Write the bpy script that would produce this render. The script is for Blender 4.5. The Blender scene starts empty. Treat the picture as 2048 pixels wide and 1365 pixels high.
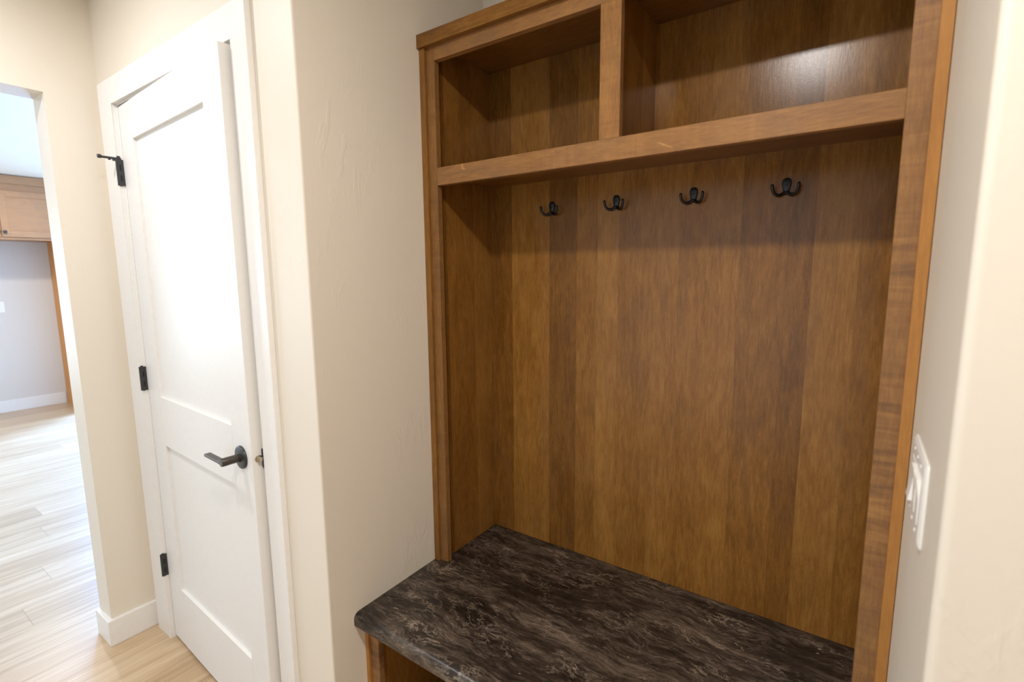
import bpy, bmesh, math, random
from mathutils import Matrix, Vector
R = math.radians
scene = bpy.context.scene
COL = scene.collection

# ------------------------------------------------------------------ objects
class Part:
    """Collects closed solids in world coordinates, then links them as one mesh."""
    def __init__(self):
        self.bm = bmesh.new()

    def _merge(self, tmp, M=None):
        me = bpy.data.meshes.new('tmp')
        if M is not None:
            bmesh.ops.transform(tmp, matrix=M, verts=tmp.verts)
        bmesh.ops.recalc_face_normals(tmp, faces=tmp.faces)
        tmp.to_mesh(me); tmp.free()
        self.bm.from_mesh(me); bpy.data.meshes.remove(me)

    def box(self, x0, x1, y0, y1, z0, z1, bev=0.0, seg=2, M=None):
        t = bmesh.new()
        vs = [t.verts.new((x, y, z)) for x in (x0, x1) for y in (y0, y1) for z in (z0, z1)]
        for f in ((0, 1, 3, 2), (4, 6, 7, 5), (0, 4, 5, 1), (2, 3, 7, 6), (0, 2, 6, 4), (1, 5, 7, 3)):
            t.faces.new([vs[i] for i in f])
        if bev > 0:
            bmesh.ops.bevel(t, geom=list(t.edges), offset=bev, segments=seg, profile=0.5, affect='EDGES')
        self._merge(t, M)
        return self

    def prism(self, pts, a, b, axis='z', bev_z=0.0, M=None):
        """Extrude the polygon pts (two coordinates) along axis between a and b."""
        t = bmesh.new()
        def mk(p, h):
            return {'z': (p[0], p[1], h), 'y': (p[0], h, p[1]), 'x': (h, p[0], p[1])}[axis]
        lo = [t.verts.new(mk(p, a)) for p in pts]
        hi = [t.verts.new(mk(p, b)) for p in pts]
        t.faces.new(lo); t.faces.new(hi)
        n = len(pts)
        for i in range(n):
            t.faces.new((lo[i], lo[(i + 1) % n], hi[(i + 1) % n], hi[i]))
        if bev_z > 0:
            caps = set(lo + hi)
            es = [e for e in t.edges if (e.verts[0] in lo and e.verts[1] in lo) or (e.verts[0] in hi and e.verts[1] in hi)]
            bmesh.ops.bevel(t, geom=es, offset=bev_z, segments=2, profile=0.5, affect='EDGES')
        self._merge(t, M)
        return self

    def lathe(self, prof, o, d, seg=32):
        """Turn (radius, distance) profile about the axis through o along d."""
        t = bmesh.new()
        d = Vector(d).normalized()
        u = d.orthogonal().normalized(); w = d.cross(u)
        rings = []
        for r, h in prof:
            c = Vector(o) + d * h
            rings.append([t.verts.new(c + (u * math.cos(2 * math.pi * k / seg) + w * math.sin(2 * math.pi * k / seg)) * max(r, 1e-5)) for k in range(seg)])
        for A, B in zip(rings, rings[1:]):
            for k in range(seg):
                t.faces.new((A[k], A[(k + 1) % seg], B[(k + 1) % seg], B[k]))
        t.faces.new(rings[0]); t.faces.new(rings[-1])
        self._merge(t)
        return self

    def tube(self, pts, radii, seg=14, flat=None):
        """Round-ended tube through pts; radii per point."""
        t = bmesh.new()
        pts = [Vector(p) for p in pts]
        rings = []
        n = len(pts)
        prev = None
        for i in range(n):
            d = (pts[min(i + 1, n - 1)] - pts[max(i - 1, 0)]).normalized()
            if prev is None:
                u = d.orthogonal().normalized()
            else:
                u = (prev - d * prev.dot(d)).normalized()
            prev = u
            w = d.cross(u)
            rings.append([t.verts.new(pts[i] + (u * math.cos(2 * math.pi * k / seg) + w * math.sin(2 * math.pi * k / seg)) * radii[i]) for k in range(seg)])
        for A, B in zip(rings, rings[1:]):
            for k in range(seg):
                t.faces.new((A[k], A[(k + 1) % seg], B[(k + 1) % seg], B[k]))
        t.faces.new(rings[0]); t.faces.new(rings[-1])
        self._merge(t)
        return self

    def loft(self, rings):
        t = bmesh.new()
        vr = [[t.verts.new(p) for p in r] for r in rings]
        m = len(vr[0])
        for A, B in zip(vr, vr[1:]):
            for k in range(m):
                t.faces.new((A[k], A[(k + 1) % m], B[(k + 1) % m], B[k]))
        t.faces.new(vr[0]); t.faces.new(vr[-1])
        self._merge(t)
        return self

    def build(self, name, mat, parent=None, smooth=False, M=None):
        if M is not None:
            bmesh.ops.transform(self.bm, matrix=M, verts=self.bm.verts)
        me = bpy.data.meshes.new(name)
        self.bm.to_mesh(me); self.bm.free()
        me.materials.append(mat)
        if smooth:
            for p in me.polygons:
                p.use_smooth = True
            me.set_sharp_from_angle(angle=R(40))
        o = bpy.data.objects.new(name, me)
        COL.objects.link(o)
        if parent is not None:
            o.parent = parent
            o.matrix_parent_inverse = root_matrix(parent).inverted()
        return o

def root_matrix(o):
    m = Matrix.Translation(o.location) @ o.rotation_euler.to_matrix().to_4x4()
    if o.parent is not None:
        m = root_matrix(o.parent) @ o.matrix_parent_inverse @ m
    return m

def thing(name, loc, label, cat, group=None):
    o = bpy.data.objects.new(name, None)
    o.empty_display_size = 0.05
    o.location = loc
    COL.objects.link(o)
    return tag(o, label, cat, group)

def tag(o, label, cat, group=None, kind=None):
    o['label'] = label
    o['category'] = cat
    if group: o['group'] = group
    if kind: o['kind'] = kind
    return o

def struct(part, name, mat, label, cat):
    return tag(part.build(name, mat), label, cat, kind='structure')

# ------------------------------------------------------------------ materials
def S(r, g, b):
    f = lambda c: (c / 255 / 12.92) if c / 255 <= 0.04045 else ((c / 255 + 0.055) / 1.055) ** 2.4
    return (f(r), f(g), f(b), 1.0)

class NT:
    def __init__(self, name):
        self.m = bpy.data.materials.new(name)
        self.m.use_nodes = True
        self.t = self.m.node_tree
        self.t.nodes.clear()
        self.out = self.t.nodes.new('ShaderNodeOutputMaterial')
        self.b = self.t.nodes.new('ShaderNodeBsdfPrincipled')
        self.t.links.new(self.b.outputs[0], self.out.inputs[0])
        self.tc = self.t.nodes.new('ShaderNodeTexCoord')
    def link(self, a, b): self.t.links.new(a, b)
    def node(self, typ, **kw):
        n = self.t.nodes.new(typ)
        for k, v in kw.items(): setattr(n, k, v)
        return n
    def mapping(self, scale=(1, 1, 1), loc=(0, 0, 0), rot=(0, 0, 0), src=None):
        n = self.node('ShaderNodeMapping')
        n.inputs['Scale'].default_value = scale
        n.inputs['Location'].default_value = loc
        n.inputs['Rotation'].default_value = rot
        self.link(src or self.tc.outputs['Object'], n.inputs[0])
        return n.outputs[0]
    def noise(self, vec, scale=1, detail=4, rough=0.5, dist=0.0):
        n = self.node('ShaderNodeTexNoise')
        self.link(vec, n.inputs['Vector'])
        n.inputs['Scale'].default_value = scale
        n.inputs['Detail'].default_value = detail
        n.inputs['Roughness'].default_value = rough
        n.inputs['Distortion'].default_value = dist
        return n.outputs[0]
    def ramp(self, fac, stops, interp='LINEAR'):
        n = self.node('ShaderNodeValToRGB')
        cr = n.color_ramp; cr.interpolation = interp
        while len(cr.elements) < len(stops): cr.elements.new(0.5)
        for e, (p, c) in zip(cr.elements, stops):
            e.position = p
            e.color = c if not isinstance(c, (int, float)) else (c, c, c, 1)
        self.link(fac, n.inputs[0])
        return n.outputs[0]
    def mix(self, a, b, fac, blend='MIX'):
        n = self.node('ShaderNodeMix', data_type='RGBA', blend_type=blend)
        for s, v in ((n.inputs[0], fac), (n.inputs[6], a), (n.inputs[7], b)):
            if isinstance(v, (int, float)): s.default_value = v
            elif isinstance(v, tuple): s.default_value = v
            else: self.link(v, s)
        return n.outputs[2]
    def math(self, op, a, b=0.0, c=0.0):
        n = self.node('ShaderNodeMath', operation=op)
        for s, v in zip(n.inputs, (a, b, c)):
            if isinstance(v, (int, float)): s.default_value = v
            else: self.link(v, s)
        return n.outputs[0]
    def sep(self, src=None):
        n = self.node('ShaderNodeSeparateXYZ')
        self.link(src or self.tc.outputs['Object'], n.inputs[0])
        return n.outputs
    def comb(self, x, y, z):
        n = self.node('ShaderNodeCombineXYZ')
        for s, v in zip(n.inputs, (x, y, z)):
            if isinstance(v, (int, float)): s.default_value = v
            else: self.link(v, s)
        return n.outputs[0]
    def white(self, w):
        n = self.node('ShaderNodeTexWhiteNoise', noise_dimensions='1D')
        self.link(w, n.inputs['W'])
        return n.outputs[0]
    def bump(self, h, strength=0.2, dist=0.002):
        n = self.node('ShaderNodeBump')
        n.inputs['Strength'].default_value = strength
        n.inputs['Distance'].default_value = dist
        self.link(h, n.inputs['Height'])
        self.link(n.outputs[0], self.b.inputs['Normal'])
    def set(self, **kw):
        for k, v in kw.items():
            k = k.replace('_', ' ')
            if isinstance(v, (int, float, tuple)): self.b.inputs[k].default_value = v
            else: self.link(v, self.b.inputs[k])
        return self.m

def plain(name, col, rough=0.5, metal=0.0, spec=0.5):
    n = NT(name)
    v = n.noise(n.mapping((1, 1, 1)), 60, 3)
    c = n.mix(col, tuple(min(1, x * 1.06) for x in col[:3]) + (1,), v)
    n.set(Base_Color=c, Roughness=rough, Metallic=metal)
    n.b.inputs['Specular IOR Level'].default_value = spec
    return n.m

def paint_wall(name, col, streak=0.25):
    """Hand-trowelled, slightly uneven painted drywall."""
    n = NT(name)
    big = n.noise(n.mapping((1, 1, 0.6)), 2.2, 3, 0.5)
    c = n.mix(tuple(x * 0.965 for x in col[:3]) + (1,), col, big)
    fine = n.noise(n.mapping((1, 1, 1)), 260, 2, 0.6)
    tro = n.noise(n.mapping((1, 1, 0.32), rot=(0.12, 0.1, 0.2)), 18, 5, 0.62, 1.2)
    patch = n.ramp(tro, [(0.52, 0.0), (0.6, 1.0), (0.72, 0.6)])
    gate = n.ramp(n.noise(n.mapping((1, 1, 1), loc=(3, 1, 2)), 3.1, 2), [(0.5, 0.0), (0.62, 1.0)])
    h = n.math('ADD', n.math('MULTIPLY', fine, 0.12), n.math('MULTIPLY', n.math('MULTIPLY', patch, gate), streak))
    n.bump(h, 0.5, 0.0021)
    n.set(Base_Color=c, Roughness=0.46)
    n.b.inputs['Specular IOR Level'].default_value = 0.4
    return n.m

WOOD_LO, WOOD_MID, WOOD_HI = S(106, 68, 24), S(138, 92, 37), S(166, 118, 56)
def wood(name, grain='z', plank=None, figure=0.0, tone=1.0, warm=0.0, rough=0.36, blotch=0.5, fleck=0.0, across=None, pale=0.0):
    """Brown-stained maple; grain axis, optional veneer leaves (plank = leaf width), optional curl figure."""
    n = NT(name)
    info = n.node('ShaderNodeObjectInfo')
    off = n.math('MULTIPLY', info.outputs['Random'], 37.0)
    X, Y, Z = n.sep()
    ax = {'x': X, 'y': Y, 'z': Z}
    others = [a for a in 'xyz' if a != grain]
    g = ax[grain]; a1 = ax[others[0]]; a2 = ax[others[1]]
    seed = off
    tone_leaf = None
    if plank:
        acr = ax[across or others[0]]
        wob = n.math('MULTIPLY', n.noise(n.comb(acr, 0.0, 0.0), 7.0, 0), 1.3)
        cell = n.math('FLOOR', n.math('ADD', n.math('DIVIDE', acr, plank), wob))
        leaf = n.white(cell)
        seed = n.math('MULTIPLY', leaf, 53.0)
        tone_leaf = leaf
    gs = n.math('ADD', g, seed)
    # cathedral figure: rings distorted along the grain
    v_ring = n.comb(n.math('MULTIPLY', gs, 1.1), n.math('MULTIPLY', a1, 7.0), n.math('MULTIPLY', a2, 7.0))
    ring = n.noise(v_ring, 1.6, 3, 0.5, 0.9)
    ringw = n.math('MULTIPLY_ADD', n.math('SINE', n.math('MULTIPLY', ring, 46.0)), 0.5, 0.5)
    # pores and fine streaks
    v_f = n.comb(n.math('MULTIPLY', gs, 30.0), n.math('MULTIPLY', a1, 240.0), n.math('MULTIPLY', a2, 240.0))
    fine = n.noise(v_f, 1.0, 4, 0.6)
    v_m = n.comb(n.math('MULTIPLY', gs, 5.0), n.math('MULTIPLY', a1, 60.0), n.math('MULTIPLY', a2, 60.0))
    med = n.noise(v_m, 1.0, 3, 0.55, 0.3)
    blo = n.noise(n.comb(n.math('MULTIPLY', gs, 4.5), n.math('MULTIPLY', a1, 10.0), n.math('MULTIPLY', a2, 10.0)), 1.0, 5, 0.6, 0.7)
    spk = n.noise(n.mapping((1, 1, 1)), 420, 2, 0.7)
    t = n.math('ADD', n.math('MULTIPLY', fine, 0.40), n.math('MULTIPLY', med, 0.12))
    t = n.math('ADD', t, n.math('MULTIPLY_ADD', ringw, 0.05, -0.04))
    t = n.math('ADD', t, n.math('MULTIPLY', spk, 0.24))
    t = n.math('ADD', t, n.math('MULTIPLY', blo, 0.30))
    if tone_leaf is not None:
        t = n.math('ADD', t, n.math('MULTIPLY_ADD', tone_leaf, 0.22, -0.11))
    if figure:
        vq = n.comb(n.math('MULTIPLY', gs, 46.0), n.math('MULTIPLY', a1, 5.0), n.math('MULTIPLY', a2, 5.0))
        curl = n.noise(vq, 1.0, 3, 0.55, 0.8)
        amp = n.ramp(n.noise(n.comb(n.math('MULTIPLY', gs, 3.0), a1, a2), 1.0, 1), [(0.38, 0.25), (0.6, 1.0)])
        t = n.math('ADD', t, n.math('MULTIPLY', n.math('MULTIPLY', n.math('SUBTRACT', curl, 0.5), amp), figure))
    c = n.ramp(t, [(0.34, WOOD_LO), (0.52, WOOD_MID), (0.72, WOOD_HI)])
    grey = n.ramp(n.noise(n.comb(n.math('MULTIPLY', gs, 4.0), n.math('MULTIPLY', a1, 13.0), n.math('MULTIPLY', a2, 13.0)), 1.0, 4, 0.6, 0.6), [(0.50, 0.0), (0.70, 1.0)])
    c = n.mix(c, S(96, 70, 50), n.math('MULTIPLY', grey, blotch * 0.7))
    if fleck:
        fl = n.ramp(n.noise(n.comb(n.math('MULTIPLY', gs, 9.0), n.math('MULTIPLY', a1, 22.0), n.math('MULTIPLY', a2, 22.0)), 1.0, 5, 0.62, 1.4), [(0.66, 0.0), (0.685, 1.0)])
        c = n.mix(c, S(198, 140, 74), n.math('MULTIPLY', fl, fleck))
    if warm:
        c = n.mix(c, S(176, 124, 70), warm)
    if pale:
        c = n.mix(c, S(150, 122, 100), pale)
    if tone != 1.0:
        c = n.mix(c, (tone, tone, tone, 1), 1.0, 'MULTIPLY')
    n.bump(n.math('ADD', n.math('MULTIPLY', fine, 0.6), n.math('MULTIPLY', spk, 0.5)), 0.2, 0.0007)
    n.set(Base_Color=c, Roughness=n.math('MULTIPLY_ADD', spk, 0.10, rough - 0.05))
    n.b.inputs['Specular IOR Level'].default_value = 0.30
    return n.m

def floor_planks():
    n = NT('oak plank flooring')
    X, Y, Z = n.sep()
    W, L = 0.182, 1.22
    row = n.math('FLOOR', n.math('DIVIDE', X, W))
    rr = n.white(row)
    yy = n.math('ADD', Y, n.math('MULTIPLY', rr, L))
    col = n.math('FLOOR', n.math('DIVIDE', yy, L))
    idn = n.white(n.math('ADD', n.math('MULTIPLY', row, 13.7), n.math('MULTIPLY', col, 3.31)))
    sd = n.math('MULTIPLY', idn, 40.0)
    grain = n.noise(n.comb(n.math('MULTIPLY', X, 26.0), n.math('MULTIPLY', n.math('ADD', yy, sd), 1.7), sd), 1.0, 5, 0.55, 0.7)
    fine = n.noise(n.comb(n.math('MULTIPLY', X, 150.0), n.math('MULTIPLY', n.math('ADD', yy, sd), 5.0), sd), 1.0, 3, 0.6)
    t = n.math('ADD', n.math('MULTIPLY', grain, 0.62), n.math('MULTIPLY', fine, 0.22))
    t = n.math('ADD', t, n.math('MULTIPLY', idn, 0.16))
    c = n.ramp(t, [(0.28, S(164, 134, 100)), (0.5, S(198, 168, 131)), (0.74, S(221, 196, 162))])
    fx = n.math('FRACT', n.math('DIVIDE', X, W)); fy = n.math('FRACT', n.math('DIVIDE', yy, L))
    ex = n.math('MULTIPLY', n.math('MINIMUM', fx, n.math('SUBTRACT', 1.0, fx)), W)
    ey = n.math('MULTIPLY', n.math('MINIMUM', fy, n.math('SUBTRACT', 1.0, fy)), L)
    seam = n.math('LESS_THAN', n.math('MINIMUM', ex, ey), 0.0012)
    c = n.mix(c, S(140, 104, 70), n.math('MULTIPLY', seam, 0.55))
    n.bump(n.math('SUBTRACT', n.math('MULTIPLY', fine, 0.3), seam), 0.25, 0.0008)
    n.set(Base_Color=c, Roughness=0.30)
    return n.m

def marble():
    n = NT('dark veined laminate')
    base = n.mapping((1, 1, 1))
    w1 = n.noise(n.mapping((3.0, 5.0, 5.0)), 1.0, 4, 0.55)
    warp = n.node('ShaderNodeVectorMath', operation='MULTIPLY_ADD')
    wn = n.node('ShaderNodeTexNoise'); wn.inputs['Scale'].default_value = 5.0; wn.inputs['Detail'].default_value = 4
    n.link(base, wn.inputs['Vector'])
    n.link(wn.outputs['Color'], warp.inputs[0])
    warp.inputs[1].default_value = (0.10, 0.085, 0.08)
    n.link(base, warp.inputs[2])
    wv = warp.outputs[0]
    def st(sx, sy, loc=(0, 0, 0), rot=0.24):
        return n.mapping((sx, sy, sy), loc, (0, 0, rot), src=wv)
    streak = n.noise(st(5.0, 30.0), 1.0, 9, 0.72, 0.2)
    cloud = n.noise(st(2.4, 6.5, (5, 2, 1)), 1.0, 6, 0.62, 0.5)
    fine = n.noise(st(30.0, 150.0, (1, 7, 3)), 1.0, 6, 0.7, 0.2)
    t = n.math('ADD', n.math('MULTIPLY', streak, 0.45), n.math('MULTIPLY', cloud, 0.28))
    t = n.math('ADD', t, n.math('MULTIPLY', fine, 0.28))
    c = n.ramp(t, [(0.42, S(26, 21, 17)), (0.49, S(53, 44, 37)), (0.56, S(94, 81, 69)), (0.66, S(142, 125, 108))])
    # thin pale cracks: zero crossings of distorted noise
    def crack(sx, sy, loc, w, det=6):
        nn = n.noise(st(sx, sy, loc, 0.5), 1.0, det, 0.66, 0.5)
        d = n.math('ABSOLUTE', n.math('SUBTRACT', nn, 0.5))
        return n.ramp(d, [(0.0, 1.0), (w, 0.0)])
    gate = n.ramp(n.noise(st(6.0, 12.0, (9, 4, 2)), 1.0, 4, 0.6, 0.5), [(0.50, 0.0), (0.64, 1.0)])
    k1 = n.math('MULTIPLY', crack(7.0, 15.0, (2, 3, 4), 0.016, 8), gate)
    gate2 = n.ramp(n.noise(st(7.0, 14.0, (1, 14, 6)), 1.0, 4, 0.6, 0.5), [(0.48, 0.0), (0.60, 1.0)])
    k2 = n.math('MULTIPLY', crack(14.0, 36.0, (8, 1, 2), 0.020, 8), gate2)
    c = n.mix(c, S(190, 172, 150), n.math('MULTIPLY', k1, 0.62))
    c = n.mix(c, S(168, 150, 130), n.math('MULTIPLY', k2, 0.5))
    sp = n.ramp(n.noise(n.mapping((55, 95, 95), src=wv), 1.0, 3, 0.55), [(0.735, 0.0), (0.76, 1.0)])
    c = n.mix(c, S(226, 208, 180), n.math('MULTIPLY', sp, 0.7))
    n.bump(fine, 0.05, 0.0005)
    n.set(Base_Color=c, Roughness=0.30)
    n.b.inputs['Specular IOR Level'].default_value = 0.45
    return n.m

M_WALL = paint_wall('cream wall paint', S(237, 226, 208), 0.4)
M_FARWALL = paint_wall('pale far room paint', S(226, 219, 210))
M_CEIL = paint_wall('ceiling paint', S(240, 236, 228))
M_TRIM = plain('white trim enamel', S(240, 236, 229), 0.32)
M_DOOR = plain('white door enamel', S(237, 233, 226), 0.42, 0.0, 0.35)
M_BLACK = plain('matte black metal', S(48, 48, 49), 0.40, 0.0, 0.5)
M_BRONZE = plain('dark bronze metal', S(64, 58, 51), 0.36, 0.2, 0.5)
M_SLOT = plain('black recess', S(10, 10, 10), 0.7)
M_HOOK = plain('black hook metal', S(16, 15, 15), 0.38, 0.0, 0.5)
M_STEEL = plain('satin nickel', S(190, 178, 160), 0.25, 1.0)
M_PLASTIC = plain('white switch plastic', S(244, 240, 232), 0.28)
M_FLOOR = floor_planks()
M_MARBLE = marble()
M_BACK = wood('stained maple veneer', 'z', plank=0.082, rough=0.22, blotch=0.35, across='x')
M_SIDE = wood('stained maple side veneer', 'z', plank=0.11, rough=0.33, blotch=0.3, tone=0.92, across='y')
M_SHELF = wood('stained maple shelf', 'x', rough=0.34, blotch=0.3, tone=0.86)
M_STILE = wood('figured maple stile', 'z', figure=1.7, tone=1.06, blotch=0.45, pale=0.25)
M_STILE_DIM = wood('dimmed maple stile', 'z', figure=0.35, tone=0.92, blotch=0.5, pale=0.15)  # left stile toned darker for the weaker light away from the lamp
M_MULL = wood('maple divider stile', 'z', figure=0.25, tone=1.12, blotch=0.25, pale=0.15)
M_RAIL = wood('maple rail', 'x', figure=0.2, tone=1.14, blotch=0.6, fleck=0.55, pale=0.2)
M_CROWN = wood('maple crown', 'x', tone=0.86, blotch=0.7)
M_SCRIBE = wood('maple scribe moulding', 'z', tone=0.88, warm=0.1, blotch=0.6)
M_SCRIBE_R = wood('warm maple scribe moulding', 'z', tone=1.3, warm=0.4, blotch=0.05)
M_FARWOOD = wood('hazed far cabinet maple', 'y', tone=1.5, blotch=0.9, rough=0.4, pale=0.55)  # pale mix puts a hazy veil into the cabinet colour
M_FARPANEL_LIT = wood('lit far end panel maple', 'z', tone=1.9, warm=0.7, blotch=0.05, rough=0.45)  # warm lamplight on the panel is put into its brighter colour

# ------------------------------------------------------------------ key sizes (metres)
XL = -1.229            # hall end wall with the cased opening
WT = 0.1264            # its thickness
XFAR = -6.38           # far room wall
AX = 1.2055            # alcove width
AY = 0.7134            # alcove depth
CEIL = 2.44
OY, OZ = -0.155, 2.076 # opening jamb, opening head
SOUTH = -1.95          # wall behind the camera

# ------------------------------------------------------------------ room shell
f = Part(); f.box(-6.6, 3.4, -3.9, 5.4, -0.12, 0.0)
struct(f, 'floor', M_FLOOR, 'light oak plank floor running through hall and far room', 'floor')
f = Part(); f.box(-6.6, 3.4, -3.9, 5.4, CEIL, CEIL + 0.12)
struct(f, 'ceiling', M_CEIL, 'flat white ceiling over hall and far room', 'ceiling')

# door wall (y = 0), mitred into the alcove's left wall; doorway cut out
DX0, DX1, DZ = -1.084, -0.2335, 2.058
f = Part()
f.prism([(XL, 0), (DX0, 0), (DX0, 0.114), (XL, 0.114)], 0, CEIL)
f.prism([(DX1, 0), (-0.004, 0), (-0.001, 0.001), (0, 0.004), (-0.11, 0.114), (DX1, 0.114)], 0, CEIL)
f.box(DX0, DX1, 0, 0.114, DZ, CEIL)
struct(f, 'wall_back', M_WALL, 'cream wall holding the white panel door', 'wall')
f = Part()
f.prism([(0, 0.004), (0, AY), (-0.11, AY), (-0.11, 0.114)], 0, CEIL)
struct(f, 'wall_alcove_left', M_WALL, 'cream side wall between the door and the wooden hutch', 'wall')
f = Part(); f.box(-0.11, AX + 0.11, AY, AY + 0.11, 0, CEIL)
struct(f, 'wall_alcove_back', M_WALL, 'cream wall behind the wooden hutch', 'wall')
f = Part()
cr = 0.010
arc = [(AX + cr - cr * math.cos(a), cr - cr * math.sin(a)) for a in [R(k * 15) for k in range(0, 7)]]
f.prism([(AX, AY)] + arc + [(3.4, 0.0), (3.4, 0.12), (AX + 0.12, 0.12), (AX + 0.12, AY)], 0, CEIL)
struct(f, 'wall_right', M_WALL, 'cream wall corner right of the hutch, with the light switch', 'wall')
# hall end wall with the opening to the far room
f = Part()
f.prism([(SOUTH - 0.1, 0), (-1.16, 0), (-1.16, OZ), (OY - 0.004, OZ), (OY, OZ), (OY, 0), (0.114, 0), (0.114, CEIL), (SOUTH - 0.1, CEIL)], XL - WT, XL, 'x')
struct(f, 'wall_left', M_WALL, 'cream wall with drywall-wrapped opening to the far room', 'wall')
f = Part()
GX0, GX1, GZ0, GZ1 = -0.9, 1.0, 0.10, 2.05  # opening added for the fill light behind the camera
f.box(XL - WT, GX0, SOUTH - 0.11, SOUTH, 0, CEIL); f.box(GX1, 3.4, SOUTH - 0.11, SOUTH, 0, CEIL)
f.box(GX0, GX1, SOUTH - 0.11, SOUTH, 0, GZ0); f.box(GX0, GX1, SOUTH - 0.11, SOUTH, GZ1, CEIL)
struct(f, 'wall_front', M_WALL, 'cream hall wall behind the viewer', 'wall')
f = Part(); f.box(3.3, 3.4, SOUTH, 0.0, 0, CEIL)
struct(f, 'wall_end', M_WALL, 'cream wall at the right end of the hall', 'wall')
# closet behind the door
f = Part()
f.box(XL - WT, -0.11, 1.2, 1.3, 0, CEIL)
f.box(XL - WT, XL, 0.114, 1.2, 0, CEIL)
f.box(-0.21, -0.11, 0.8234, 1.2, 0, CEIL)
struct(f, 'wall_closet', M_WALL, 'cream closet walls behind the white door', 'wall')
# far room
WY0, WY1, WZ0, WZ1 = 1.45, 4.2, 0.12, 2.15
f = Part()
f.box(XFAR - 0.15, XFAR, -3.9, -3.2, 0, CEIL); f.box(XFAR - 0.15, XFAR, -1.2, WY0, 0, CEIL)
f.box(XFAR - 0.15, XFAR, -3.2, -1.2, 0, 0.3); f.box(XFAR - 0.15, XFAR, -3.2, -1.2, 2.1, CEIL)  # opening added for the fill light on the switch wall
f.box(XFAR - 0.15, XFAR, WY1, 5.4, 0, CEIL)
f.box(XFAR - 0.15, XFAR, WY0, WY1, WZ1, CEIL)
f.box(XFAR - 0.15, XFAR, WY0, WY1, 0, WZ0)
struct(f, 'wall_far', M_FARWALL, 'pale far room wall seen through the opening', 'wall')
f = Part(); f.box(XFAR, XL - WT, 5.0, 5.1, 0, CEIL)
struct(f, 'wall_north', M_FARWALL, 'pale wall at one end of the far room', 'wall')
f = Part(); f.box(XFAR, XL - WT, -3.9, -3.8, 0, CEIL)
struct(f, 'wall_south', M_FARWALL, 'pale wall at the other end of the far room', 'wall')
f = Part(); f.box(XL - WT, XL - WT + 0.1, -3.8, SOUTH - 0.11, 0, CEIL); f.box(XL - WT, XL - WT + 0.1, 1.3, 5.0, 0, CEIL)
struct(f, 'wall_inner', M_FARWALL, 'pale far room wall beside the opening', 'wall')
f = Part()
for a, b, c, d in ((WY0, WY1, WZ0, WZ0 + 0.06), (WY0, WY1, WZ1 - 0.06, WZ1), (WY0, WY0 + 0.06, WZ0, WZ1), (WY1 - 0.06, WY1, WZ0, WZ1), ((WY0 + WY1) / 2 - 0.04, (WY0 + WY1) / 2 + 0.04, WZ0, WZ1)):
    f.box(XFAR - 0.10, XFAR - 0.04, a, b, c, d)
struct(f, 'window_1', M_TRIM, 'white framed patio window of the far room', 'window')

f = Part()
for a, b, c, d in ((GX0, GX1, GZ0, GZ0 + 0.06), (GX0, GX1, GZ1 - 0.06, GZ1), (GX0, GX0 + 0.06, GZ0, GZ1), (GX1 - 0.06, GX1, GZ0, GZ1), (0.01, 0.09, GZ0, GZ1)):
    f.box(a, b, SOUTH - 0.08, SOUTH - 0.03, c, d)
struct(f, 'fill_window_hall', M_TRIM, 'added white frame around the hall fill light behind the viewer', 'window')  # unseen frame, made up to go with the hall fill light

f = Part()
for a, b, c, d in ((-3.2, -1.2, 0.3, 0.36), (-3.2, -1.2, 2.04, 2.1), (-3.2, -3.14, 0.3, 2.1), (-1.26, -1.2, 0.3, 2.1), (-2.23, -2.17, 0.3, 2.1)):
    f.box(XFAR - 0.10, XFAR - 0.04, a, b, c, d)
struct(f, 'fill_window_far', M_TRIM, 'added white frame around the far room fill light', 'window')  # unseen frame, made up to go with the second far fill

# baseboards
BZ, BT = 0.106, 0.0152
f = Part()
f.prism([(XL, -0.0003), (XL + BT, -0.0003), (XL + BT, OY - BT), (XL - WT, OY - BT), (XL - WT, OY), (XL, OY)], 0, BZ, bev_z=0.0025)
struct(f, 'baseboard_left', M_TRIM, 'white baseboard wrapping the opening corner beside the door', 'baseboard')
f = Part(); f.box(XFAR, XFAR + 0.014, 0.055, 0.952, 0, 0.125, 0.003)
struct(f, 'baseboard_far', M_TRIM, 'white baseboard along the far room wall', 'baseboard')

# ------------------------------------------------------------------ door casing and jamb
TC = 0.0165
CLO, CLI, CRI, CRO, HZ0, HZ1 = -1.186, -1.0722, -0.2466, -0.1715, 2.045, 2.1278
f = Part()
f.prism([(CLO, 0), (CLI, 0), (CLI, HZ0), (CRI, HZ0), (CRI, 0), (CRO, 0), (CRO, HZ1), (CLO, HZ1)], -TC, 0, 'y', 0.0012)
struct(f, 'trim_1', M_TRIM, 'flat white casing boards framing the panel door', 'door casing')
f = Part()
JL, JR, JT = -1.0677, -0.2515, 2.0405
f.box(DX0, JL, 0.0, 0.114, 0, JT)
f.box(JR, DX1, 0.0, 0.114, 0, JT)
f.box(DX0, DX1, 0.0, 0.114, JT, DZ)
f.box(JL, JL + 0.01, 0.040, 0.075, 0, JT); f.box(JR - 0.01, JR, 0.040, 0.075, 0, JT); f.box(JL + 0.01, JR - 0.01, 0.040, 0.075, JT - 0.01, JT)
jamb = struct(f, 'trim_2', M_TRIM, 'white door jamb with stop strip inside the casing', 'door jamb')

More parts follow.
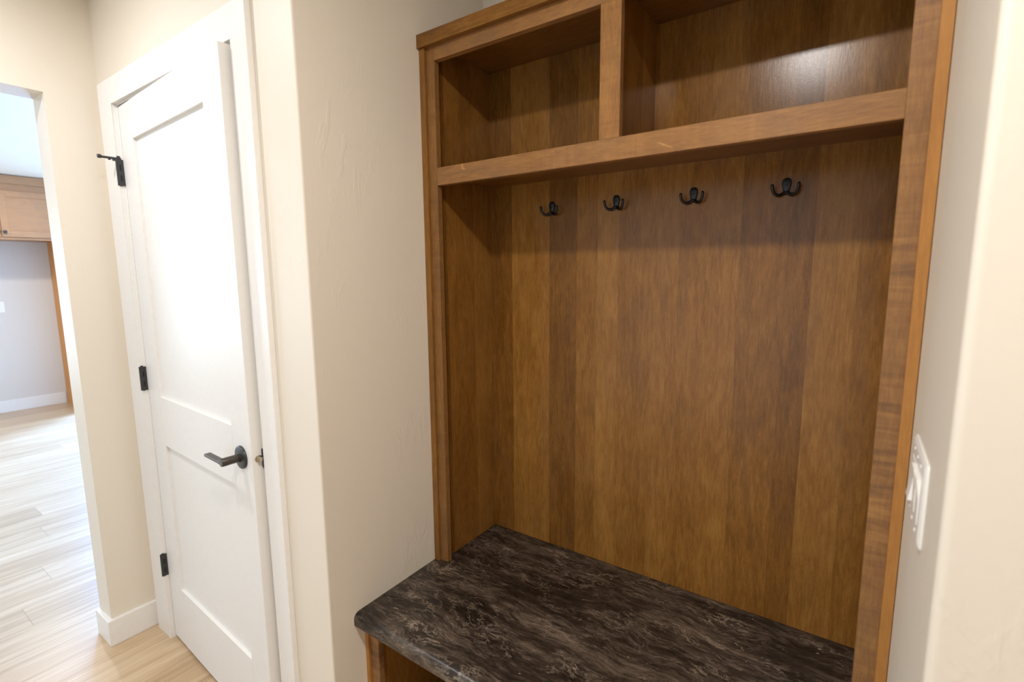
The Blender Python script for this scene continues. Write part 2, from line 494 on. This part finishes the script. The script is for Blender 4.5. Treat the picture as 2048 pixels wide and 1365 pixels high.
# ------------------------------------------------------------------ the door, ajar by three degrees, hinged at its left edge
DW, DT, D0, D1 = 0.805, 0.035, 0.012, 2.0345
ANG = -math.atan2(0.0426, 0.804)
HINGE = Vector((-1.0645, 0.0005, 0.0))
MD = Matrix.Translation(HINGE) @ Matrix.Rotation(ANG, 4, 'Z')    # door space: x along the door, -y towards the hall
st = 0.1155
pz = ((0.2535, 0.8300), (1.0130, 1.9125))
f = Part()
bv = 0.0012
f.box(0, st, 0, DT, D0, D1, bv); f.box(DW - st, DW, 0, DT, D0, D1, bv)
f.box(st, DW - st, 0, DT, D0, pz[0][0]); f.box(st, DW - st, 0, DT, pz[0][1], pz[1][0]); f.box(st, DW - st, 0, DT, pz[1][1], D1)
for a, b in pz:
    f.box(st, DW - st, 0.0105, DT - 0.0105, a, b)
door = f.build('door_1', M_DOOR, M=MD)
tag(door, 'white two-panel door standing slightly ajar', 'door', kind='structure')

# lever handle
RS, RZ = 0.7440, 0.9295
h = Part()
h.lathe([(0.0, 0.0), (0.0338, 0.0), (0.0338, 0.0035), (0.0325, 0.0062), (0.029, 0.0075), (0.0, 0.0078)], (RS, 0, RZ), (0, -1, 0), 48)
rose = h.build('door_handle', M_BLACK, door, True, MD)
rose['label'] = 'black lever handle with round rose'
h = Part()
h.lathe([(0.0, 0.006), (0.0125, 0.006), (0.0125, 0.0125), (0.0098, 0.0130), (0.0098, 0.0150), (0.0118, 0.0155), (0.0118, 0.0565), (0.0108, 0.0580), (0.0, 0.0583)], (RS, 0, RZ), (0, -1, 0), 32)
h.build('neck', M_BRONZE, rose, True, MD)
h = Part()
h.box(RS - 0.116, RS + 0.003, -0.0570, -0.0390, RZ - 0.0075, RZ + 0.0005, 0.0012)
h.prism([(RS - 0.028, RZ - 0.0075), (RS + 0.009, RZ - 0.0095), (RS + 0.009, RZ + 0.0065), (RS - 0.004, RZ + 0.0065), (RS - 0.028, RZ + 0.0005)], -0.0562, -0.0398, 'y')
h.build('lever', M_BRONZE, rose, False, MD)
# latch bolt and strike
h = Part()
h.lathe([(0.0, 0.0), (0.0105, 0.0), (0.0105, 0.0018), (0.0078, 0.0022), (0.0078, 0.010), (0.0, 0.0102)], (DW, 0.0185, RZ + 0.003), (1, 0, 0), 24)
h.box(DW + 0.004, DW + 0.0125, 0.0125, 0.0225, RZ - 0.005, RZ + 0.011, 0.002)
h.build('latch_bolt', M_STEEL, door, True, MD)['label'] = 'shiny nickel latch bolt'
h = Part()
h.box(DW - 0.0002, DW + 0.0012, 0.0275, 0.0335, RZ - 0.026, RZ + 0.030, 0.0006)
h.build('latch_plate', M_BLACK, door, False, MD)
h = Part()
h.box(JR - 0.0012, JR + 0.0002, -0.012, 0.030, RZ - 0.028, RZ + 0.022, 0.0004)
h.box(JR - 0.004, JR - 0.0010, -0.0165, -0.004, RZ - 0.024, RZ + 0.018, 0.0012)
h.build('strike_plate', M_BLACK, jamb)['label'] = 'black strike plate'

# three hinges
for hz in (0.318, 1.0692, 1.8125):
    h = Part()
    x0, x1 = -0.0125, -0.0030
    h.prism([(x0, -0.001), (x0, -0.0205), (x0 + 0.003, -0.0225), (x1 - 0.001, -0.0225), (x1, -0.0215), (x1, -0.001)], hz - 0.0445, hz + 0.0445)
    hg = h.build('hinge', M_BLACK, door, False, MD)
    hg['label'] = 'black door hinge'
    for dz in (-0.0195, 0.0170):
        h = Part()
        h.box(x1 - 0.0005, x1 + 0.0004, -0.0135, -0.0085, hz + dz - 0.0100, hz + dz + 0.0100)
        h.build('slot', M_SLOT, hg, False, MD)
    h = Part()
    h.lathe([(0.0, 0), (0.0048, 0), (0.0048, 0.004), (0.0, 0.0045)], (-0.0085, -0.013, hz + 0.0445), (0, 0, 1), 16)
    h.lathe([(0.0, 0), (0.0042, 0), (0.0042, 0.002), (0.0, 0.0022)], (-0.0085, -0.013, hz - 0.0445), (0, 0, -1), 16)
    h.build('hinge_pin', M_BLACK, hg, True, MD)
    if hz > 1.5:
        h = Part()
        z = hz + 0.0475
        h.box(-0.013, -0.004, -0.062, -0.006, z - 0.0035, z + 0.0035, 0.001)
        h.lathe([(0, 0), (0.0065, 0), (0.0065, 0.010), (0.004, 0.012), (0, 0.012)], (-0.0085, -0.072, z + 0.001), (0, 1, 0), 20)
        h.box(-0.0115, -0.0055, -0.042, -0.036, z - 0.0075, z - 0.003)
        h.box(-0.0130, -0.0040, -0.030, -0.018, z - 0.0085, z - 0.003)
        h.lathe([(0, 0), (0.0052, 0), (0.0052, 0.006), (0, 0.0065)], (-0.0085, -0.013, z + 0.003), (0, 0, 1), 16)
        h.build('door_stop', M_BLACK, hg, True, MD)

# ------------------------------------------------------------------ bench: base cabinet, countertop
ZC, ZCB = 0.4995, 0.4607
YF, YB = 0.4118, 0.7019
base = thing('bench_cabinet', (AX / 2, 0.42, 0), 'open brown wooden base cabinet under the dark countertop', 'cabinet')
e = 0.0005
yb0 = 0.117
P = lambda: Part()
def wd(name, mat, parent, *boxes, bev=0.0008):
    q = Part()
    for b in boxes: q.box(*b, bev)
    return q.build(name, mat, parent)
wd('side_panel', M_SIDE, base, (0.024, 0.043, yb0 + 0.019, 0.70, 0.0, ZCB))
wd('side_panel', M_SIDE, base, (AX - 0.043, AX - 0.024, yb0 + 0.019, 0.70, 0.0, ZCB))
wd('back_panel', M_BACK, base, (0.043, AX - 0.043, 0.69, 0.70, 0.09, ZCB))
wd('bottom_panel', M_SHELF, base, (0.043, AX - 0.043, yb0 + 0.019, 0.69, 0.09, 0.109))
wd('toe_board', M_SHELF, base, (0.043, AX - 0.043, yb0 + 0.075, yb0 + 0.090, 0.0, 0.09))
wd('stile', M_STILE, base, (0.012, 0.0465, yb0, yb0 + 0.019, 0.0, ZCB))
wd('stile', M_STILE, base, (AX - 0.0465, AX - 0.012, yb0, yb0 + 0.019, 0.0, ZCB))
wd('rail', M_RAIL, base, (0.0465, AX - 0.0465, yb0, yb0 + 0.019, 0.072, 0.109))
wd('scribe_moulding', M_SCRIBE_R, base, (e, 0.0125, yb0 - 0.009, yb0, 0.0, ZCB))
wd('scribe_moulding', M_SCRIBE_R, base, (AX - 0.0125, AX - e, yb0 - 0.009, yb0, 0.0, ZCB))

# rounded front edge profile (y, z), extruded along x
YCF = 0.0737
rr = 0.019
prof = [(YB - 0.0005, ZCB), (YB - 0.0005, ZC), (YCF + rr, ZC)]
prof += [(YCF + rr - rr * math.sin(a), ZC - rr + rr * math.cos(a)) for a in [R(k * 9) for k in range(1, 11)]]
r2 = 0.004
prof += [(YCF + r2 - r2 * math.cos(a), ZCB + r2 - r2 * math.sin(a)) for a in [R(k * 30) for k in range(0, 4)]]
f = Part(); f.prism(prof, e, AX - e, 'x')
ct = f.build('bench_countertop', M_MARBLE, None, True)
tag(ct, 'dark brown marbled countertop with rounded front edge forming the bench', 'countertop')

# ------------------------------------------------------------------ hutch above the bench
hutch = thing('storage_hutch', (AX / 2, 0.55, ZC), 'tall brown wooden hutch with two cubbies above a hook panel', 'hutch')
XP = 0.030
S1, S0, ZT, ZTB = 1.7605, 1.7095, 2.0595, 2.114
z0 = ZC + 0.0003
wd('back_panel', M_BACK, hutch, (XP, AX - XP, YB, YB + 0.008, z0, ZTB))
wd('side_panel', M_SIDE, hutch, (XP - 0.019, XP, YF + 0.019, YB + 0.008, z0, ZTB))
wd('side_panel', M_SIDE, hutch, (AX - XP, AX - XP + 0.019, YF + 0.019, YB + 0.008, z0, ZTB))
wd('shelf', M_SHELF, hutch, (XP, AX - XP, YF + 0.019, YB, 1.7410, S1 - 0.0004))
wd('divider_panel', M_SIDE, hutch, (0.5865, 0.6055, YF + 0.019, YB, S1 - 0.0004, ZTB))
wd('top_panel', M_SHELF, hutch, (XP - 0.019, AX - XP + 0.019, YF + 0.019, YB + 0.008, ZTB, ZTB + 0.019))
XS, XR = 0.0514, 1.1514
YQ = YF + 0.019
wd('stile', M_STILE_DIM, hutch, (0.012, XS, YF, YQ, z0, 2.134))
wd('stile', M_STILE, hutch, (XR, AX - 0.012, YF, YQ, z0, 2.134))
wd('middle_stile', M_MULL, hutch, (0.5739, 0.6247, YF, YQ, S1, ZT))
wd('shelf_rail', M_RAIL, hutch, (XS, XR, YF, YQ, S0, S1))
wd('top_rail', M_RAIL, hutch, (XS, XR, YF, YQ, ZT, 2.134))
wd('crown_moulding', M_CROWN, hutch, (e, AX - e, YF - 0.0185, YF, 2.0973, 2.1345), bev=0.0012)
wd('scribe_moulding', M_SCRIBE, hutch, (e, 0.0214, YF - 0.0092, YF, z0, 2.0972))
wd('scribe_moulding', M_SCRIBE_R, hutch, (1.1864, AX - 0.0011, YF - 0.0092, YF, z0, 2.0972))

# ------------------------------------------------------------------ coat hooks
HOOKS = [0.2775, 0.4975, 0.7205, 0.9425]
HZ = 1.6745
def oval_ring(cx, y, cz, w, hgt, n=28):
    return [(cx + w * math.sin(2 * math.pi * k / n), y, cz + hgt * math.cos(2 * math.pi * k / n)) for k in range(n)]
def make_hook(cx, label):
    root = thing('coat_hook', (cx, YB, HZ - 0.045), label, 'coat hook', 'coat hooks on the hutch back panel')
    # plate: egg shape narrowing into a neck, slightly domed
    outline = []
    prof = [(0.0, 0.0), (0.0055, -0.0012), (0.0088, -0.0045), (0.0104, -0.0095), (0.0106, -0.0150), (0.0096, -0.0205), (0.0084, -0.0255), (0.0075, -0.0300), (0.0072, -0.0345), (0.0072, -0.0385), (0.0, -0.0400)]
    right = [(w, z) for w, z in prof]
    poly = right + [(-w, z) for w, z in reversed(prof[1:-1])]
    def ring(y, s):
        zc = -0.017
        return [(cx + x * s, y, HZ + zc + (z - zc) * s) for x, z in poly]
    q = Part()
    q.loft([ring(YB - 0.0002, 1.0), ring(YB - 0.003, 1.0), ring(YB - 0.0052, 0.9), ring(YB - 0.006, 0.7)])
    plate = q.build('back_plate', M_HOOK, root, True)
    for dx, dz in ((-0.0025, -0.0085), (0.002, -0.0175)):
        q = Part()
        q.lathe([(0, 0), (0.0026, 0), (0.0022, 0.0008), (0, 0.001)], (cx + dx, YB - 0.0058, HZ + dz), (0, -1, 0), 14)
        q.build('screw', M_SLOT, plate, True)
    for s in (-1, 1):
        pts, rad = [], []
        ctrl = [(0.001, -0.005, -0.0340), (0.0080, -0.0075, -0.0395), (0.0155, -0.0120, -0.0420), (0.0225, -0.0165, -0.0385), (0.0270, -0.0205, -0.0305), (0.0285, -0.0225, -0.0220), (0.0285, -0.0230, -0.0180)]
        rr_ = [0.0044, 0.0043, 0.0039, 0.0037, 0.0036, 0.0038, 0.0039]
        n = len(ctrl)
        def cr_(p0, p1, p2, p3, t):
            return tuple(0.5 * ((2 * b) + (c - a) * t + (2 * a - 5 * b + 4 * c - d) * t * t + (-a + 3 * b - 3 * c + d) * t ** 3) for a, b, c, d in zip(p0, p1, p2, p3))
        for i in range(n - 1):
            for k in range(4):
                t = k / 4
                p = cr_(ctrl[max(i - 1, 0)], ctrl[i], ctrl[i + 1], ctrl[min(i + 2, n - 1)], t)
                pts.append((cx + s * p[0], YB + p[1], HZ + p[2])); rad.append(rr_[i] * (1 - t) + rr_[i + 1] * t)
        p = ctrl[-1]
        for dz, r in ((0, 0.0036), (0.0014, 0.0034), (0.0026, 0.0025), (0.0033, 0.0010)):
            pts.append((cx + s * p[0], YB + p[1], HZ + p[2] + dz)); rad.append(r)
        q = Part(); q.tube(pts, rad)
        q.build('prong', M_HOOK, root, True)
    return root
def dup(root, loc, label):
    r = root.copy(); COL.objects.link(r); r.location = loc; r['label'] = label
    for ch in list(root.children):
        c = ch.copy(); COL.objects.link(c); c.parent = r; c.matrix_parent_inverse = ch.matrix_parent_inverse.copy()
        for g in list(ch.children):
            d = g.copy(); COL.objects.link(d); d.parent = c; d.matrix_parent_inverse = g.matrix_parent_inverse.copy()
    return r
HL = ['black double coat hook nearest the left side panel of the hutch',
      'second black double coat hook from the left side panel of the hutch',
      'third black double coat hook from the left side panel of the hutch',
      'black double coat hook nearest the right stile of the hutch']
hook = make_hook(HOOKS[0], HL[0])
for cx, lb in zip(HOOKS[1:], HL[1:]):
    dup(hook, (cx, YB, HZ - 0.045), lb)

# ------------------------------------------------------------------ three-gang switch on the return wall
sw = thing('light_switch', (AX, 0.224, 1.118), 'white three-rocker light switch on the wall right of the hutch', 'light switch')
SY, SZ = 0.2245, 1.1180
def rrect(x, y0, y1, zz0, zz1, r, n=5):
    out = []
    for cy, cz, a0 in ((y1 - r, zz1 - r, 0), (y0 + r, zz1 - r, 90), (y0 + r, zz0 + r, 180), (y1 - r, zz0 + r, 270)):
        for k in range(n):
            a = R(a0 + 90 * k / (n - 1))
            out.append((x, cy + r * math.cos(a), cz + r * math.sin(a)))
    return out
hw, hh = 0.0870, 0.0625
q = Part()
q.loft([rrect(AX - 0.0002, SY - hw, SY + hw, SZ - hh, SZ + hh, 0.006),
        rrect(AX - 0.0025, SY - hw, SY + hw, SZ - hh, SZ + hh, 0.006),
        rrect(AX - 0.0050, SY - hw + 0.004, SY + hw - 0.004, SZ - hh + 0.004, SZ + hh - 0.004, 0.005),
        rrect(AX - 0.0060, SY - hw + 0.010, SY + hw - 0.010, SZ - hh + 0.010, SZ + hh - 0.010, 0.004)])
plate = q.build('wall_plate', M_PLASTIC, sw, True)
for k, up in ((-1, True), (0, True), (1, False)):
    cy = SY + 0.046 * k
    q = Part()
    a, b = 0.0335, 0.0165
    xo, xm, xi = AX - 0.0112, AX - 0.0072, AX - 0.0066
    zt, zb_ = SZ + a, SZ - a
    if up: pr = [(zt, AX - 0.004), (zt, xo), (SZ + 0.004, xm), (zb_, xi), (zb_, AX - 0.004)]
    else:  pr = [(zb_, AX - 0.004), (zb_, xo), (SZ - 0.004, xm), (zt, xi), (zt, AX - 0.004)]
    lo = [(x, cy - b, z) for z, x in pr]; hi = [(x, cy + b, z) for z, x in pr]
    q.loft([lo, hi])
    q.build('rocker', M_PLASTIC, sw)
for k in (-1, 0, 1):
    for s in (-1, 1):
        q = Part()
        q.lathe([(0, 0), (0.003, 0), (0.0026, 0.0010), (0, 0.0012)], (AX - 0.0058, SY + 0.046 * k, SZ + s * 0.0485), (-1, 0, 0), 14)
        q.build('screw', M_PLASTIC, plate, True)

# ------------------------------------------------------------------ far room: cabinet over the fridge space, end panel, outlet
fc = thing('wall_cabinet', (XFAR + 0.3, 0.51, 1.816), 'brown wooden wall cabinet high in the far room', 'cabinet')
XC = -5.80
CY0, CY1, CZ0, CZ1 = 0.05, 0.962, 1.816, 2.375
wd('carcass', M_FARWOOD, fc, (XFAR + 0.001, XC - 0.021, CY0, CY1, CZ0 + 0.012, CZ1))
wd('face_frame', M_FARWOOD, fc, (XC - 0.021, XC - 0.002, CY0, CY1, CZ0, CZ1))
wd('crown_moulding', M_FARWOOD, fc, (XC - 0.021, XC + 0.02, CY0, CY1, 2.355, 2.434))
def shaker(y0, y1, z0_, z1_, knob_y):
    q = Part(); w = 0.057
    X0, X1 = XC - 0.002, XC + 0.017
    q.box(X0, X1, y0, y0 + w, z0_, z1_, 0.0015); q.box(X0, X1, y1 - w, y1, z0_, z1_, 0.0015)
    q.box(X0, X1, y0 + w, y1 - w, z0_, z0_ + w, 0.0015); q.box(X0, X1, y0 + w, y1 - w, z1_ - w, z1_, 0.0015)
    q.box(X0, X1 - 0.009, y0 + w, y1 - w, z0_ + w, z1_ - w)
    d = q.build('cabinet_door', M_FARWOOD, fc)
    q = Part(); q.lathe([(0, 0), (0.006, 0), (0.006, 0.012), (0.015, 0.016), (0.016, 0.024), (0.011, 0.028), (0, 0.029)], (X1, knob_y, z0_ + 0.045), (1, 0, 0), 24)
    q.build('knob', M_BLACK, d, True)
shaker(0.511, 0.940, 1.842, 2.285, 0.530)
shaker(0.075, 0.503, 1.842, 2.285, 0.484)
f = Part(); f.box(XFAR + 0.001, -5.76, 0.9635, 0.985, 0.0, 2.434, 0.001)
tag(f.build('end_panel', M_FARPANEL_LIT), 'tall orange-brown wooden end panel under the far wall cabinet', 'cabinet panel')
ol = thing('wall_outlet', (XFAR, 0.518, 1.125), 'white wall outlet on the far room wall below the cabinet', 'outlet')
q = Part(); q.box(XFAR + 0.0005, XFAR + 0.006, 0.483, 0.553, 1.075, 1.190, 0.002); q.build('cover_plate', M_PLASTIC, ol)
for zz in (1.112, 1.153):
    q = Part(); q.box(XFAR + 0.006, XFAR + 0.0085, 0.502, 0.534, zz - 0.014, zz + 0.014, 0.001); q.build('socket', M_PLASTIC, ol)

# ------------------------------------------------------------------ light
def area(name, loc, rot, power, col, shape='DISK', size=0.15, size_y=None, spread=180):
    l = bpy.data.lights.new(name, 'AREA')
    l.shape = shape; l.size = size
    if size_y: l.size_y = size_y
    l.energy = power; l.color = col; l.spread = R(spread)
    o = bpy.data.objects.new(name, l)
    o.location = loc; o.rotation_euler = rot
    COL.objects.link(o)
    return o
WARM = (1.0, 0.97, 0.95)
area('ceiling_downlight_or_fill', (0.857, -0.642, 2.43), (0, 0, 0), 18, (1.0, 0.97, 0.94), size=0.14)
area('ceiling_downlight_or_fill', (-0.70, -0.642, 2.43), (0, 0, 0), 10.2, (0.96, 0.98, 1.04), size=0.14)
area('ceiling_downlight_or_fill', (2.41, -0.642, 2.43), (0, 0, 0), 9.5, (1.0, 0.97, 0.93), size=0.14)  # unseen lamp added as fill for the side and right walls
area('hall_fill_light', (0.05, SOUTH - 0.14, 1.08), (R(90), 0, 0), 6.5, (0.80, 0.92, 1.0), 'RECTANGLE', GX1 - GX0, GZ1 - GZ0)  # cool fill added behind the camera for front walls and lower back panel
area('window_daylight_or_fill', (XFAR - 0.35, (WY0 + WY1) / 2, (WZ0 + WZ1) / 2 + 0.25), (0, R(-62), 0), 1000, (0.20, 0.44, 1.0), 'RECTANGLE', WZ1 - WZ0, WY1 - WY0, 130)
area('window_daylight_or_fill', (XFAR - 0.3, -2.2, 1.2), (0, R(-90), 0), 95, (0.72, 0.87, 1.0), 'RECTANGLE', 1.8, 2.0)  # fill through the added opening, brightens the switch wall and jamb
area('far_fill_light', (-4.9, 0.35, 2.43), (0, 0, 0), 17, (1.0, 0.92, 0.84), size=0.14)  # unseen lamp added to warm and brighten the far alcove wall
area('far_fill_light', (-2.7, -1.2, 2.43), (0, 0, 0), 9, (1.0, 0.97, 0.97), size=0.14)  # unseen lamp added to brighten the opening jamb

w = bpy.data.worlds.new('sky')
scene.world = w
w.use_nodes = True
bg = w.node_tree.nodes['Background']
bg.inputs[0].default_value = (0.75, 0.87, 1.0, 1)
bg.inputs[1].default_value = 1.0

# ------------------------------------------------------------------ camera
yw, pt, rl = 0.6084, 0.1366, -0.0088
fw = Vector((-math.sin(yw) * math.cos(pt), math.cos(yw) * math.cos(pt), -math.sin(pt)))
rt = Vector((math.cos(yw), math.sin(yw), 0)); up = rt.cross(fw)
r_ = rt * math.cos(rl) + up * math.sin(rl); u_ = up * math.cos(rl) - rt * math.sin(rl)
cam = bpy.data.cameras.new('camera')
cam.sensor_width = 36.0
cam.lens = 997.2661 / 2048 * 36.0
cam.clip_start = 0.02
cam.dof.use_dof = True
cam.dof.focus_distance = 1.7
cam.dof.aperture_fstop = 2.8
co = bpy.data.objects.new('camera', cam)
M = Matrix(((r_.x, u_.x, -fw.x, 1.1092), (r_.y, u_.y, -fw.y, -0.725), (r_.z, u_.z, -fw.z, 1.4504), (0, 0, 0, 1)))
co.matrix_world = M
COL.objects.link(co)
scene.camera = co

vs = scene.view_settings
scene.display_settings.display_device = 'sRGB'
vs.view_transform = 'Standard'
vs.look = 'None'
vs.exposure = 0.0
vs.gamma = 1.0
vs.use_curve_mapping = False
